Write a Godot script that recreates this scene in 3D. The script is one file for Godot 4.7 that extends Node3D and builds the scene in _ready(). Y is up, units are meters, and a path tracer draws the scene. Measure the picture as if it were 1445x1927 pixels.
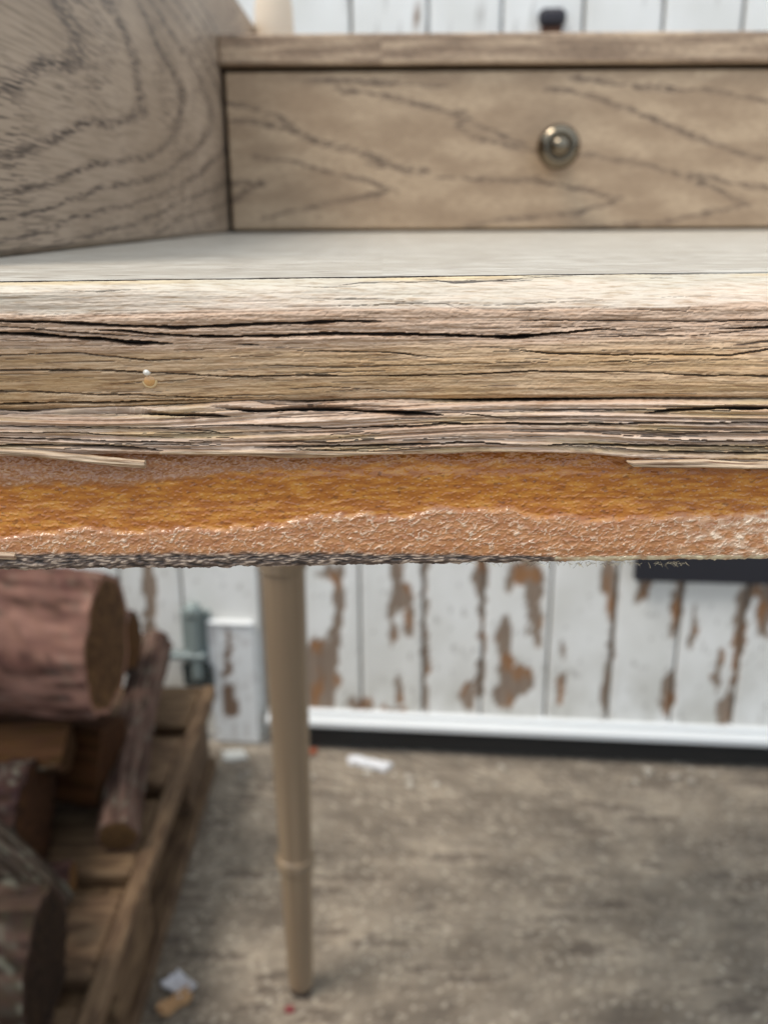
extends Node3D

const F := 1700.0            # focal length of the photograph, in its own pixels
const TOP := 0.75            # height of the table top
const FRONT := 0.155         # distance of the desk's front face from the lens
const EYE := Vector3(0, 0.76, 0)
var cam_basis: Basis
var rng := RandomNumberGenerator.new()
var used := {}
var na := FastNoiseLite.new()
var nb := FastNoiseLite.new()
var nf := FastNoiseLite.new()
var cell := FastNoiseLite.new()
var desk: Node3D
var M := {}


# ---------------------------------------------------------------- helpers
func lin(r: float, g: float, b: float) -> Color:
	return Color(r / 255.0, g / 255.0, b / 255.0).srgb_to_linear()


func ray(u: float, v: float) -> Vector3:
	return cam_basis * Vector3((u - 722.5) / F, (963.5 - v) / F, -1.0)


func on_depth(u: float, v: float, d: float) -> Vector3:
	var r := ray(u, v)
	return EYE + r * (d / -r.z)


func on_height(u: float, v: float, y: float) -> Vector3:
	var r := ray(u, v)
	return EYE + r * ((y - EYE.y) / r.y)


func seen_at(p: Vector3) -> Vector3:
	var q := cam_basis.transposed() * (p - EYE)
	return Vector3(722.5 - F * q.x / q.z, 963.5 + F * q.y / q.z, -q.z)


func numbered(called: String) -> String:
	if not used.has(called):
		used[called] = 0
		return called
	used[called] += 1
	return "%s_%03d" % [called, used[called]]


func tag(o: Node, label: String, category := "", group := "", kind := "") -> Node:
	if label: o.set_meta("label", label)
	if category: o.set_meta("category", category)
	if group: o.set_meta("group", group)
	if kind: o.set_meta("kind", kind)
	return o


func thing(called: String, label: String, category: String, at := Vector3.ZERO, group := "") -> Node3D:
	var o := Node3D.new()
	o.name = numbered(called)
	add_child(o)
	o.position = at
	tag(o, label, category, group)
	return o


func obj(called: String, mesh: Mesh, mat: Material, parent: Node, at := Vector3.ZERO) -> MeshInstance3D:
	var o := MeshInstance3D.new()
	o.name = called if parent != self else numbered(called)
	o.mesh = mesh
	o.material_override = mat
	o.cast_shadow = GeometryInstance3D.SHADOW_CASTING_SETTING_ON
	parent.add_child(o, true)
	o.position = at
	return o


class Buf:
	var v := PackedVector3Array()
	var n := PackedVector3Array()
	var c := PackedColorArray()
	var t := PackedVector2Array()
	var i := PackedInt32Array()

	func tri(a: Vector3, b: Vector3, d: Vector3, col: Color, ua := Vector2.ZERO, ub := Vector2.ZERO, ud := Vector2.ZERO) -> void:
		var k := v.size()
		var nn := (d - a).cross(b - a).normalized()
		v.append_array([a, b, d])
		n.append_array([nn, nn, nn])
		c.append_array([col, col, col])
		t.append_array([ua, ub, ud])
		i.append_array([k, k + 1, k + 2])

	func mesh() -> ArrayMesh:
		var a := []
		a.resize(Mesh.ARRAY_MAX)
		a[Mesh.ARRAY_VERTEX] = v
		a[Mesh.ARRAY_NORMAL] = n
		a[Mesh.ARRAY_COLOR] = c
		a[Mesh.ARRAY_TEX_UV] = t
		a[Mesh.ARRAY_INDEX] = i
		var m := ArrayMesh.new()
		m.add_surface_from_arrays(Mesh.PRIMITIVE_TRIANGLES, a)
		return m


func uv_of(p: Vector3, along: int) -> Vector2:
	if along == 0: return Vector2(p.x, -p.y - p.z)
	if along == 1: return Vector2(p.y, p.x + p.z)
	return Vector2(-p.z, -p.y - p.x)


# a box with chamfered edges, texture running along the axis `along`
func box(b: Buf, lo: Vector3, hi: Vector3, bev: float, along := 0, col := Color.WHITE) -> void:
	var ce := (lo + hi) / 2.0
	var h := (hi - lo) / 2.0
	bev = minf(bev, minf(h.x, minf(h.y, h.z)) * 0.9)
	var corner := func(s: Vector3, ax: int) -> Vector3:
		var q := h - Vector3(bev, bev, bev)
		q[ax] = h[ax]
		return ce + q * s
	var quad := func(p: Array) -> void:
		var mid: Vector3 = (p[0] + p[1] + p[2] + p[3]) / 4.0 - ce
		var nn: Vector3 = (p[2] - p[0]).cross(p[1] - p[0])
		if nn.dot(mid) < 0: p.reverse()
		b.tri(p[0], p[1], p[2], col, uv_of(p[0], along), uv_of(p[1], along), uv_of(p[2], along))
		b.tri(p[0], p[2], p[3], col, uv_of(p[0], along), uv_of(p[2], along), uv_of(p[3], along))
	for ax in 3:
		var e := (ax + 1) % 3
		var f := (ax + 2) % 3
		for sg in [-1.0, 1.0]:
			var p := []
			for k in [[-1.0, -1.0], [1.0, -1.0], [1.0, 1.0], [-1.0, 1.0]]:
				var s := Vector3.ZERO
				s[ax] = sg; s[e] = k[0]; s[f] = k[1]
				p.append(corner.call(s, ax))
			quad.call(p)
			for se in [-1.0, 1.0]:      # the chamfer between face ax and face e
				var s1 := Vector3.ZERO
				s1[ax] = sg; s1[e] = se; s1[f] = -1.0
				var s2 := s1
				s2[f] = 1.0
				quad.call([corner.call(s1, ax), corner.call(s2, ax), corner.call(s2, e), corner.call(s1, e)])
	for sx in [-1.0, 1.0]:
		for sy in [-1.0, 1.0]:
			for sz in [-1.0, 1.0]:
				var s := Vector3(sx, sy, sz)
				var p0: Vector3 = corner.call(s, 0)
				var p1: Vector3 = corner.call(s, 1)
				var p2: Vector3 = corner.call(s, 2)
				if (p2 - p0).cross(p1 - p0).dot(p0 - ce) < 0:
					var sw := p1; p1 = p2; p2 = sw
				b.tri(p0, p1, p2, col, uv_of(p0, along), uv_of(p1, along), uv_of(p2, along))


func box_mesh(lo: Vector3, hi: Vector3, bev: float, along := 0, col := Color.WHITE) -> ArrayMesh:
	var b := Buf.new()
	box(b, lo, hi, bev, along, col)
	return b.mesh()


# rows run down, columns run to the right as the outside is seen; `pick` may leave quads out
func grid_mesh(P: PackedVector3Array, C: PackedColorArray, nr: int, nc: int, pick := PackedByteArray(), want := 0, U := PackedVector2Array()) -> ArrayMesh:
	var N := PackedVector3Array()
	N.resize(nr * nc)
	for r in nr:
		var r0 := maxi(r - 1, 0) * nc
		var r1 := mini(r + 1, nr - 1) * nc
		for k in nc:
			var dv := P[r1 + k] - P[r0 + k]
			var du := P[r * nc + mini(k + 1, nc - 1)] - P[r * nc + maxi(k - 1, 0)]
			N[r * nc + k] = dv.cross(du).normalized()
	var I := PackedInt32Array()
	I.resize((nr - 1) * (nc - 1) * 6)
	var w := 0
	var all := pick.is_empty()
	for r in nr - 1:
		for k in nc - 1:
			var a := r * nc + k
			if all or pick[a] == want:
				I[w] = a; I[w + 1] = a + 1; I[w + 2] = a + nc
				I[w + 3] = a + 1; I[w + 4] = a + nc + 1; I[w + 5] = a + nc
				w += 6
	I.resize(w)
	var A := []
	A.resize(Mesh.ARRAY_MAX)
	A[Mesh.ARRAY_VERTEX] = P
	A[Mesh.ARRAY_NORMAL] = N
	A[Mesh.ARRAY_COLOR] = C
	if U.size(): A[Mesh.ARRAY_TEX_UV] = U
	A[Mesh.ARRAY_INDEX] = I
	var m := ArrayMesh.new()
	m.add_surface_from_arrays(Mesh.PRIMITIVE_TRIANGLES, A)
	return m


# a turned shape: profile points (radius, height), axis y
func lathe(b: Buf, prof: Array, seg: int, col: Color, xf := Transform3D.IDENTITY) -> void:
	var P := PackedVector3Array()
	var k0 := b.v.size()
	var np := prof.size()
	for j in np:
		var q: Vector2 = prof[j]
		var q0: Vector2 = prof[maxi(j - 1, 0)]
		var q1: Vector2 = prof[mini(j + 1, np - 1)]
		var tn := (q1 - q0).normalized()
		for s in seg + 1:
			var a := TAU * s / seg
			b.v.append(xf * Vector3(q.x * cos(a), q.y, q.x * sin(a)))
			b.n.append((xf.basis * Vector3(tn.y * cos(a), -tn.x, tn.y * sin(a))).normalized())
			b.c.append(col)
			b.t.append(Vector2(q.y, s * 0.2 / seg))
	for j in np - 1:
		for s in seg:
			var a := k0 + j * (seg + 1) + s
			b.i.append_array([a, a + 1, a + seg + 1, a + 1, a + seg + 2, a + seg + 1])


func picture(w: int, h: int, f: Callable) -> ImageTexture:
	var d := PackedByteArray()
	d.resize(w * h * 3)
	for y in h:
		for x in w:
			var c: Color = f.call(x, y)
			var k := (y * w + x) * 3
			d[k] = clampi(int(c.r * 255.0), 0, 255); d[k + 1] = clampi(int(c.g * 255.0), 0, 255); d[k + 2] = clampi(int(c.b * 255.0), 0, 255)
	var im := Image.create_from_data(w, h, false, Image.FORMAT_RGB8, d)
	im.generate_mipmaps()
	return ImageTexture.create_from_image(im)


func mat(rough: float, col := Color.WHITE, vertex := true) -> StandardMaterial3D:
	var m := StandardMaterial3D.new()
	m.roughness = rough
	m.albedo_color = col
	m.vertex_color_use_as_albedo = vertex
	return m


func c8(r: float, g: float, b: float) -> Color:
	return Color(r / 255.0, g / 255.0, b / 255.0)


func seamless_noise(size: int, freq: float, seed_: int, normal := false, bump := 6.0) -> NoiseTexture2D:
	var n := FastNoiseLite.new()
	n.seed = seed_
	n.frequency = freq
	n.fractal_octaves = 5
	var t := NoiseTexture2D.new()
	t.width = size; t.height = size
	t.noise = n
	t.seamless = true
	t.as_normal_map = normal
	t.bump_strength = bump
	return t


# ---------------------------------------------------------------- the scene
func _ready() -> void:
	cam_basis = Basis(Vector3.RIGHT, deg_to_rad(-18.132)) * Basis(Vector3.BACK, -0.006)
	var attr := CameraAttributesPhysical.new()
	attr.frustum_focal_length = 21.17
	attr.frustum_focus_distance = 0.162
	attr.exposure_aperture = 11.4
	attr.frustum_near = 0.03
	attr.frustum_far = 400.0
	var cam := Camera3D.new()
	cam.name = "camera"
	add_child(cam)
	cam.attributes = attr
	cam.fov = 59.086
	cam.near = 0.03
	cam.far = 400.0
	cam.transform = Transform3D(cam_basis, EYE)
	cam.current = true
	var sky := ProceduralSkyMaterial.new()
	sky.sky_top_color = Color(0.91, 0.955, 1.0)
	sky.sky_horizon_color = Color(0.65, 0.72, 0.79)
	sky.sky_curve = 0.45
	sky.ground_bottom_color = Color(0.25, 0.23, 0.2)
	sky.ground_horizon_color = Color(0.5, 0.5, 0.5)
	var env := Environment.new()
	env.background_mode = Environment.BG_SKY
	env.sky = Sky.new()
	env.sky.sky_material = sky
	env.tonemap_mode = Environment.TONE_MAPPER_LINEAR
	env.tonemap_exposure = 1.74
	env.sdfgi_enabled = true
	env.ssao_enabled = true
	env.ssil_enabled = true
	var we := WorldEnvironment.new()
	we.name = "environment"
	we.environment = env
	add_child(we)
	var sun := DirectionalLight3D.new()
	sun.name = "sun"
	sun.light_energy = 0.5
	sun.light_color = Color(1.0, 0.975, 0.94)
	sun.light_angular_distance = 22.0
	sun.shadow_enabled = true
	add_child(sun)
	sun.look_at_from_position(Vector3.ZERO, Vector3(0.46, -0.95, -0.22), Vector3.UP)

	rng.seed = 7
	for n in [na, nb, nf, cell]:
		n.noise_type = FastNoiseLite.TYPE_SIMPLEX
		n.frequency = 1.0
	na.seed = 11; na.fractal_type = FastNoiseLite.FRACTAL_NONE
	nb.seed = 23; nb.fractal_type = FastNoiseLite.FRACTAL_NONE
	nf.seed = 37; nf.fractal_type = FastNoiseLite.FRACTAL_FBM; nf.fractal_octaves = 4
	cell.seed = 5; cell.noise_type = FastNoiseLite.TYPE_CELLULAR; cell.cellular_return_type = FastNoiseLite.RETURN_DISTANCE2_SUB
	cell.fractal_type = FastNoiseLite.FRACTAL_NONE
	make_materials()
	build_ground()
	build_door()
	build_desk()
	build_edge()
	build_pallet()
	build_logs()
	build_bits()


func make_materials() -> void:
	# the oak of the desk: pale, limed, with dark grain
	M.wood = mat(0.55)
	M.wood.albedo_texture = picture(1024, 256, func(x: int, y: int) -> Color:
		var s := nf.get_noise_2d(x * 0.004, y * 0.05)
		var p := nb.get_noise_2d(x * 0.03, y * 0.55)
		var k := clampf(0.5 + 0.9 * s + 0.35 * p, 0.0, 1.0)
		var c := c8(142, 118, 96).lerp(c8(190, 165, 138), k)
		return c.lerp(c8(92, 76, 62), smoothstep(0.45, 0.8, p - s * 0.5) * 0.55))
	M.wood.uv1_scale = Vector3(2.5, 10.0, 1)
	M.turned = mat(0.45)
	M.turned.albedo_texture = picture(256, 256, func(x: int, y: int) -> Color:
		var p := nb.get_noise_2d(x * 0.02, y * 0.3)
		return c8(122, 103, 82).lerp(c8(148, 127, 102), clampf(0.5 + nf.get_noise_2d(x * 0.01, y * 0.06) + p * 0.3, 0, 1)))
	M.turned.uv1_scale = Vector3(0.5, 1.2, 1)
	# side panel: nested arches of dark pores that point to the back
	var rings := PackedFloat32Array([0.15, 0.232, 0.317, 0.411, 0.505, 0.578, 0.65, 0.735, 0.83, 0.93])
	M.panel = mat(0.5)
	M.panel.albedo_texture = picture(1536, 512, func(x: int, y: int) -> Color:
		var d := 0.15 + 0.7 * x / 1536.0
		var h := 0.18 * (1.0 - y / 512.0)
		var dy := h - 0.065
		var l := d + 110.0 * dy * dy + 0.016 * na.get_noise_2d(d * 6.0, h * 18.0) + 0.010 * nf.get_noise_2d(d * 14.0 + 9.0, h * 40.0)
		var dark := 0.0
		for q in rings:
			var e := l - q
			if e > -0.012 and e < 0.02:
				dark = maxf(dark, 1.0 - absf(e - 0.002) / 0.016)
		var p := nb.get_noise_2d(d * 42.0, h * 1500.0) * 0.6 + na.get_noise_2d(d * 90.0, h * 900.0) * 0.4
		var fine := nb.get_noise_2d(d * 16.0 + 50.0, h * 620.0)
		dark = clampf(dark * (0.42 + 1.3 * p), 0.0, 1.0) * (0.72 + 0.5 * nf.get_noise_2d(d * 8.0, h * 14.0))
		var c := c8(150, 130, 110).lerp(c8(172, 152, 132), clampf(0.5 + nf.get_noise_2d(d * 5.0, h * 9.0 + 4.0), 0, 1))
		c = c.lerp(c8(116, 100, 82), clampf(fine * 0.5 + p * 0.22, 0, 1))
		var pore := smoothstep(0.42, 0.75, nb.get_noise_2d(d * 34.0 + 20.0, h * 1050.0)) * clampf(0.45 + nf.get_noise_2d(d * 6.0 + 3.0, h * 12.0) * 1.6, 0.1, 1.0)
		c = c.lerp(c8(74, 62, 53), pore * 0.8)
		return c.lerp(c8(56, 46, 40), clampf(dark * 1.45, 0.0, 0.95)))
	M.panel.uv1_scale = Vector3(1 / 0.7, 1 / 0.18, 1)
	# drawer front: a few long flames of dark grain
	var W := 1024
	var Hh := 256
	var ink := PackedFloat32Array()
	ink.resize(W * Hh)
	var flames := [
		[[425, 192], [520, 216], [545, 240], [600, 268], [680, 288], [775, 322]], [[480, 295], [560, 305], [625, 328], [690, 340], [738, 358], [690, 372], [600, 384], [500, 412]],
		[[640, 172], [720, 178], [800, 198], [862, 216], [866, 240], [905, 262], [970, 280], [1020, 285]], [[865, 214], [905, 240], [985, 275]],
		[[1090, 290], [1190, 306], [1262, 322], [1340, 352], [1404, 384], [1330, 402], [1240, 418], [1120, 428]], [[830, 332], [940, 342], [1000, 338], [1090, 356], [1165, 376], [1090, 400], [960, 414], [880, 424]],
		[[1030, 166], [1100, 178], [1180, 206], [1262, 238], [1330, 268], [1420, 294], [1560, 345]], [[1080, 146], [1200, 165], [1330, 170], [1430, 186], [1600, 240]],
		[[440, 345], [492, 345], [470, 358], [430, 380]], [[560, 150], [700, 156], [840, 160]], [[430, 228], [500, 232], [560, 250]],
		[[700, 308], [770, 318], [800, 322]], [[1300, 330], [1420, 350], [1600, 390]]]
	for fl: Array in flames:
		for j in fl.size() - 1:
			var a := on_depth(fl[j][0], fl[j][1], 0.62)
			var b := on_depth(fl[j + 1][0], fl[j + 1][1], 0.62)
			for s in 90:
				var p := a.lerp(b, s / 90.0)
				var wob := nf.get_noise_2d(p.x * 45.0, 3.0) * 2.6
				var cx := int((p.x + 0.12) / 0.46 * W)
				var cy := int((0.11 - (p.y - TOP)) / 0.12 * Hh + wob)
				var th := 2.0 + 3.0 * (0.5 + na.get_noise_2d(p.x * 40.0, p.y * 50.0))
				for yy in range(maxi(cy - 8, 0), mini(cy + 9, Hh)):
					for xx in range(maxi(cx - 9, 0), mini(cx + 10, W)):
						var e := 1.0 - Vector2((xx - cx) / 10.5, (yy - cy) / th).length()
						if e > ink[yy * W + xx]: ink[yy * W + xx] = e
	M.drawer = mat(0.5)
	M.drawer.albedo_texture = picture(W, Hh, func(x: int, y: int) -> Color:
		var s := nf.get_noise_2d(x * 0.006, y * 0.02)
		var p := nb.get_noise_2d(x * 0.05, y * 0.8)
		var c := c8(164, 139, 112).lerp(c8(188, 163, 134), clampf(0.5 + s * 1.1, 0, 1)).lerp(c8(138, 114, 91), clampf(p * 0.5, 0, 1))
		return c.lerp(c8(88, 71, 57), clampf(ink[y * W + x] * 1.5 * (0.55 + 0.75 * p) * (0.75 + 0.6 * s), 0, 0.8)))
	M.drawer.uv1_scale = Vector3(1 / 0.46, 1 / 0.12, 1)
	# the worn top, seen at a grazing angle
	M.top = mat(0.42)
	M.top.albedo_texture = picture(1024, 512, func(x: int, y: int) -> Color:
		var s := nf.get_noise_2d(x * 0.01, y * 0.035)
		var p := nb.get_noise_2d(x * 0.03, y * 0.5)
		var c := c8(170, 161, 147).lerp(c8(200, 194, 182), clampf(0.5 + s * 0.9 + p * 0.2, 0, 1))
		return c.lerp(c8(112, 98, 84), smoothstep(0.40, 0.8, p + 0.5 * s) * 0.6))
	M.top.uv1_scale = Vector3(1.6, 3.2, 1)
	M.top.normal_enabled = true
	M.top.normal_texture = seamless_noise(512, 0.02, 8, true, 3.0)
	M.top.normal_scale = 0.35
	M.edge = mat(0.5)
	# fine fibre in the bare wood, far smaller than the splits
	M.edge.uv1_triplanar = true
	M.edge.uv1_world_triplanar = true
	M.edge.uv1_scale = Vector3(7, 80, 80)
	var fibre := seamless_noise(1024, 0.02, 71)
	fibre.color_ramp = Gradient.new()
	fibre.color_ramp.offsets = PackedFloat32Array([0.0, 0.28, 0.42, 0.6, 1.0])
	fibre.color_ramp.colors = PackedColorArray([c8(176, 150, 126), c8(226, 214, 200), c8(248, 244, 240), c8(253, 252, 250), c8(255, 255, 255)])
	M.edge.albedo_texture = fibre
	M.edge.heightmap_enabled = true
	M.edge.heightmap_texture = seamless_noise(1024, 0.03, 72)
	M.edge.heightmap_scale = 0.007
	var specks := seamless_noise(1024, 0.035, 73)
	M.amber = mat(0.3)
	M.amber.clearcoat_enabled = true
	M.amber.clearcoat = 0.5
	M.amber.clearcoat_roughness = 0.15
	M.crackle = mat(0.26)
	M.crackle.clearcoat_enabled = true
	M.crackle.clearcoat = 0.55
	M.crackle.clearcoat_roughness = 0.12
	for m: StandardMaterial3D in [M.amber, M.crackle]:
		m.uv1_triplanar = true
		m.uv1_world_triplanar = true
		m.uv1_scale = Vector3(45, 60, 60)
		m.heightmap_enabled = true
		m.heightmap_texture = specks
		m.heightmap_scale = 0.003 if m == M.amber else 0.006
	M.fuzz = mat(0.6)
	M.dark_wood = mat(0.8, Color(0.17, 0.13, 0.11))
	M.pale = mat(0.5, Color(0.84, 0.77, 0.68))
	M.pewter = mat(0.2, Color(0.47, 0.43, 0.37))
	M.pewter.metallic = 1.0
	M.paint = mat(0.5)
	M.bark = mat(0.9)
	M.bark.metallic_specular = 0.25
	M.plain = mat(0.7)
	M.pallet = mat(0.8)
	M.pallet.albedo_texture = picture(512, 128, func(x: int, y: int) -> Color:
		var p := nb.get_noise_2d(x * 0.03, y * 0.4)
		return c8(214, 206, 194).lerp(c8(150, 134, 116), clampf(0.4 + nf.get_noise_2d(x * 0.012, y * 0.09) * 1.2 + p * 0.4, 0, 1)))
	M.pallet.uv1_scale = Vector3(2.0, 6.0, 1)
	M.iron = mat(0.55)
	M.iron.metallic = 0.15
	M.rubber = mat(0.6)
	M.drop = mat(0.06)
	M.drop.clearcoat_enabled = true
	M.drop.clearcoat = 1.0
	M.drop.clearcoat_roughness = 0.03
	# weathered concrete
	M.concrete = mat(0.9)
	M.concrete.albedo_texture = picture(1024, 1024, func(x: int, y: int) -> Color:
		var wrap := func(n: FastNoiseLite, fx: float, fy: float, o: float) -> float:
			var a := TAU * x / 1024.0
			var b := TAU * y / 1024.0
			return n.get_noise_3d(cos(a) * fx + o, sin(a) * fx + cos(b) * fy, sin(b) * fy)
		var s: float = wrap.call(nf, 2.0, 2.6, 0.0)
		var st: float = wrap.call(nf, 1.6, 9.0, 30.0)
		var sp: float = wrap.call(nb, 22.0, 26.0, 60.0)
		var k := clampf(0.5 + s * 0.55 + st * 0.30 + sp * 0.10, 0, 1)
		var c := c8(96, 86, 75).lerp(c8(164, 151, 133), k)
		c = c.lerp(c8(62, 52, 45), smoothstep(0.26, 0.48, st + s * 0.25 - sp * 0.08) * 0.5)
		return c.lerp(c8(205, 196, 178), smoothstep(0.62, 0.85, sp) * 0.6))
	M.concrete.uv1_scale = Vector3(0.62, 0.62, 1)
	M.concrete.normal_enabled = true
	M.concrete.normal_texture = seamless_noise(1024, 0.02, 4, true, 10.0)
	M.concrete.normal_scale = 0.6


func build_ground() -> void:
	var b := Buf.new()
	var q := [Vector3(-60, 0, -60), Vector3(60, 0, -60), Vector3(60, 0, 60), Vector3(-60, 0, 60)]
	var t := []
	for p: Vector3 in q: t.append(Vector2(p.x, p.z))
	b.tri(q[0], q[1], q[2], Color.WHITE, t[0], t[1], t[2])
	b.tri(q[0], q[2], q[3], Color.WHITE, t[0], t[2], t[3])
	tag(obj("ground", b.mesh(), M.concrete, self), "worn grey-brown concrete yard with dark streaks", "ground", "", "structure")


# ---------------------------------------------------------------- the white plank door
var door_o: Vector3
var door_x: Vector3
var door_n: Vector3
var peels := []


func on_door(u: float, v: float, proud := 0.0) -> Vector2:
	var r := ray(u, v)
	var t := (door_o + door_n * proud - EYE).dot(door_n) / r.dot(door_n)
	var p := EYE + r * t - door_o
	return Vector2(p.dot(door_x), p.y)


func peel(x: float, y: float) -> float:
	var wx := x + 0.006 * nf.get_noise_2d(x * 40.0, y * 25.0)
	var wy := y + 0.012 * nf.get_noise_2d(x * 45.0 + 40.0, y * 22.0)
	var best := -1.0
	for e: PackedFloat32Array in peels:
		var dx := (wx - e[0]) / e[2]
		var dy := (wy - e[1]) / e[3]
		if absf(dx) < 1.4 and absf(dy) < 1.4:
			best = maxf(best, 1.0 - sqrt(dx * dx + dy * dy))
	return smoothstep(-0.06, 0.1, best)


func plank(x0: float, x1: float, y0: float, y1: float, parent: Node3D, dense: bool, called := "plank") -> void:
	var prof := [[x0 + 0.0002, -0.016], [x0 + 0.0006, -0.006], [x0 + 0.0024, -0.0006]]
	var inner := 22 if dense else 4
	for k in inner + 1:
		prof.append([lerpf(x0 + 0.0036, x1 - 0.0036, float(k) / inner), 0.0])
	prof.append_array([[x1 - 0.0024, -0.0006], [x1 - 0.0006, -0.006], [x1 - 0.0002, -0.016]])
	var ys := []
	var y := y1
	while y > y0:
		ys.append(y)
		y -= (0.0045 if y < 0.56 else 0.02) if dense else 0.15
	ys.append(y0)
	var nc := prof.size()
	var nr := ys.size()
	var P := PackedVector3Array()
	var C := PackedColorArray()
	P.resize(nr * nc); C.resize(nr * nc)
	var tint := rng.randf_range(-1, 1)
	for r in nr:
		for k in nc:
			var px: float = prof[k][0]
			var py: float = ys[r]
			var b := peel(px, py) if dense else 0.0
			var g := nf.get_noise_2d(px * 120.0, py * 6.0)
			var c := lin(241, 240, 236).lerp(lin(222, 220, 213), clampf(0.4 + 0.5 * nf.get_noise_2d(px * 9.0, py * 7.0) + tint * 0.12, 0, 1))
			c = c.lerp(lin(188, 184, 172), clampf((0.20 - py) / 0.22, 0, 1) * clampf(0.55 + nf.get_noise_2d(px * 14.0, py * 8.0 + 3.0), 0, 1) * 0.9)
			c = c.lerp(lin(140, 132, 122), smoothstep(0.56, 0.68, nf.get_noise_2d(px * 40.0, py * 22.0)) * 0.5)
			var w := lin(148, 130, 114).lerp(lin(160, 114, 74), smoothstep(0.15, 0.5, nf.get_noise_2d(px * 26.0 + 7.0, py * 11.0)))
			w = w.lerp(lin(112, 96, 82), clampf(0.4 + g, 0, 1) * 0.5)
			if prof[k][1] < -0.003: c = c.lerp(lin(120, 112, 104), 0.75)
			C[r * nc + k] = c.lerp(w, b)
			P[r * nc + k] = Vector3(px, py, prof[k][1] + 0.0005 * g * b - 0.0008 * b + 0.0006 * na.get_noise_2d(px * 8.0, py * 3.0))
	obj(called, grid_mesh(P, C, nr, nc), M.paint, parent)


func build_door() -> void:
	door_o = on_height(490, 1397, 0.0)
	door_x = (on_height(1445, 1441, 0.0) - door_o).normalized()
	door_n = door_x.cross(Vector3.UP).normalized()
	var list := [[620, 1078, 22, 14], [640, 1110, 10, 60], [634, 1180, 8, 70], [602, 1272, 34, 74], [628, 1240, 12, 60], [568, 1300, 14, 60],
		[747, 1080, 15, 40], [755, 1122, 22, 26], [770, 1165, 9, 42], [738, 1170, 8, 50], [751, 1298, 9, 22], [799, 1080, 7, 60], [800, 1240, 5, 130],
		[903, 1085, 15, 40], [908, 1150, 7, 60], [880, 1308, 17, 24], [902, 1280, 9, 34], [908, 1220, 5, 70],
		[990, 1080, 34, 26], [1004, 1120, 18, 46], [1012, 1180, 9, 44], [957, 1092, 10, 22], [992, 1176, 5, 26],
		[948, 1200, 15, 42], [952, 1250, 14, 30], [972, 1280, 34, 34], [948, 1308, 18, 30],
		[1145, 1085, 16, 36], [1152, 1125, 9, 36], [1149, 1200, 7, 70], [1138, 1310, 7, 52], [1209, 1106, 12, 30], [1272, 1155, 10, 46],
		[1303, 1182, 8, 40], [1256, 1305, 13, 40], [1277, 1120, 9, 40], [1392, 1170, 13, 72], [1384, 1240, 6, 60], [1440, 1150, 20, 54], [1420, 1108, 12, 26],
		[280, 1105, 14, 62], [284, 1190, 12, 40], [240, 1180, 10, 40], [432, 1222, 7, 42], [436, 1312, 16, 34], [428, 1260, 5, 40],
		[680, 1330, 26, 12], [740, 1336, 24, 10], [830, 20, 8, 5], [788, 26, 6, 8], [1290, 30, 7, 6], [680, 18, 6, 6], [1055, 1300, 9, 30], [1060, 1225, 6, 24]]
	for e in list:
		var c := on_door(e[0], e[1])
		var k := on_door(e[0] + e[2], e[1])
		var m := on_door(e[0], e[1] + e[3])
		peels.append(PackedFloat32Array([c.x, c.y, maxf(k.x - c.x, 0.002), maxf(c.y - m.y, 0.003)]))
	# more bare patches on the part of the door beyond the frame
	for k in 26:
		peels.append(PackedFloat32Array([rng.randf_range(0.62, 1.3), rng.randf_range(0.08, 0.42), rng.randf_range(0.005, 0.018), rng.randf_range(0.02, 0.06)]))
	var basis := Basis(door_x, Vector3.UP, door_n)
	var door := thing("garage_door", "white plank garage door with paint peeling off in brown patches", "door", door_o)
	door.basis = basis
	var seams := [on_door(490, 1065).x]
	for u in [556, 676, 797, 912, 1040, 1165, 1290, 1413, 1536]:
		seams.append(on_door(u, 1065).x)
	while seams[-1] < 1.35: seams.append(seams[-1] + 0.094)
	for k in seams.size() - 1:
		plank(seams[k], seams[k + 1], 0.052, 2.1, door, seams[k] < 0.75)
	var right: float = seams[-1]
	var left: float = seams[0]
	# bottom rail: pale aluminium drip bar above a black rubber seal
	var col := lin(226, 228, 228)
	var rail := Buf.new()
	box(rail, Vector3(left, 0.040, -0.01), Vector3(right, 0.054, 0.018), 0.003, 0, col)
	box(rail, Vector3(left, 0.0542, -0.012), Vector3(right, 0.063, 0.006), 0.004, 0, col)
	obj("bottom_rail", rail.mesh(), M.paint, door)
	obj("rubber_seal", box_mesh(Vector3(left + 0.004, 0.004, -0.01), Vector3(right, 0.0395, 0.012), 0.006, 0, lin(24, 25, 28)), M.rubber, door)
	# dark iron bar across the planks at the right
	var b0 := on_door(1192, 1094, 0.012)
	obj("iron_bar", box_mesh(Vector3(b0.x, b0.y, 0.0012), Vector3(right - 0.1, b0.y + 0.045, 0.014), 0.003, 0, lin(44, 46, 52)), M.iron, door)
	# small dark catch high on the planks
	var k0 := on_door(1012, 50, 0.012)
	var k1 := on_door(1066, 14, 0.012)
	var catch := obj("latch", box_mesh(Vector3(k0.x, k0.y, 0.0015), Vector3(k1.x, k1.y, 0.017), 0.005, 0, lin(48, 46, 50)), M.iron, door)
	obj("keeper", box_mesh(Vector3(k0.x + 0.003, k0.y - 0.006, 0.0012), Vector3(k1.x - 0.003, k0.y + 0.006, 0.010), 0.003, 0, lin(104, 70, 52)), M.plain, catch)
	# fixed boarding at the left of the door
	var wall := thing("boarded_wall", "white painted boards fixed at the left of the plank door", "wall", door_o)
	wall.basis = basis
	var post := left - 0.004
	var ws := [post]
	for u in [338, 222, 100, -20, -140, -260, -380, -520]:
		ws.append(on_door(u, 1065).x)
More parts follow.
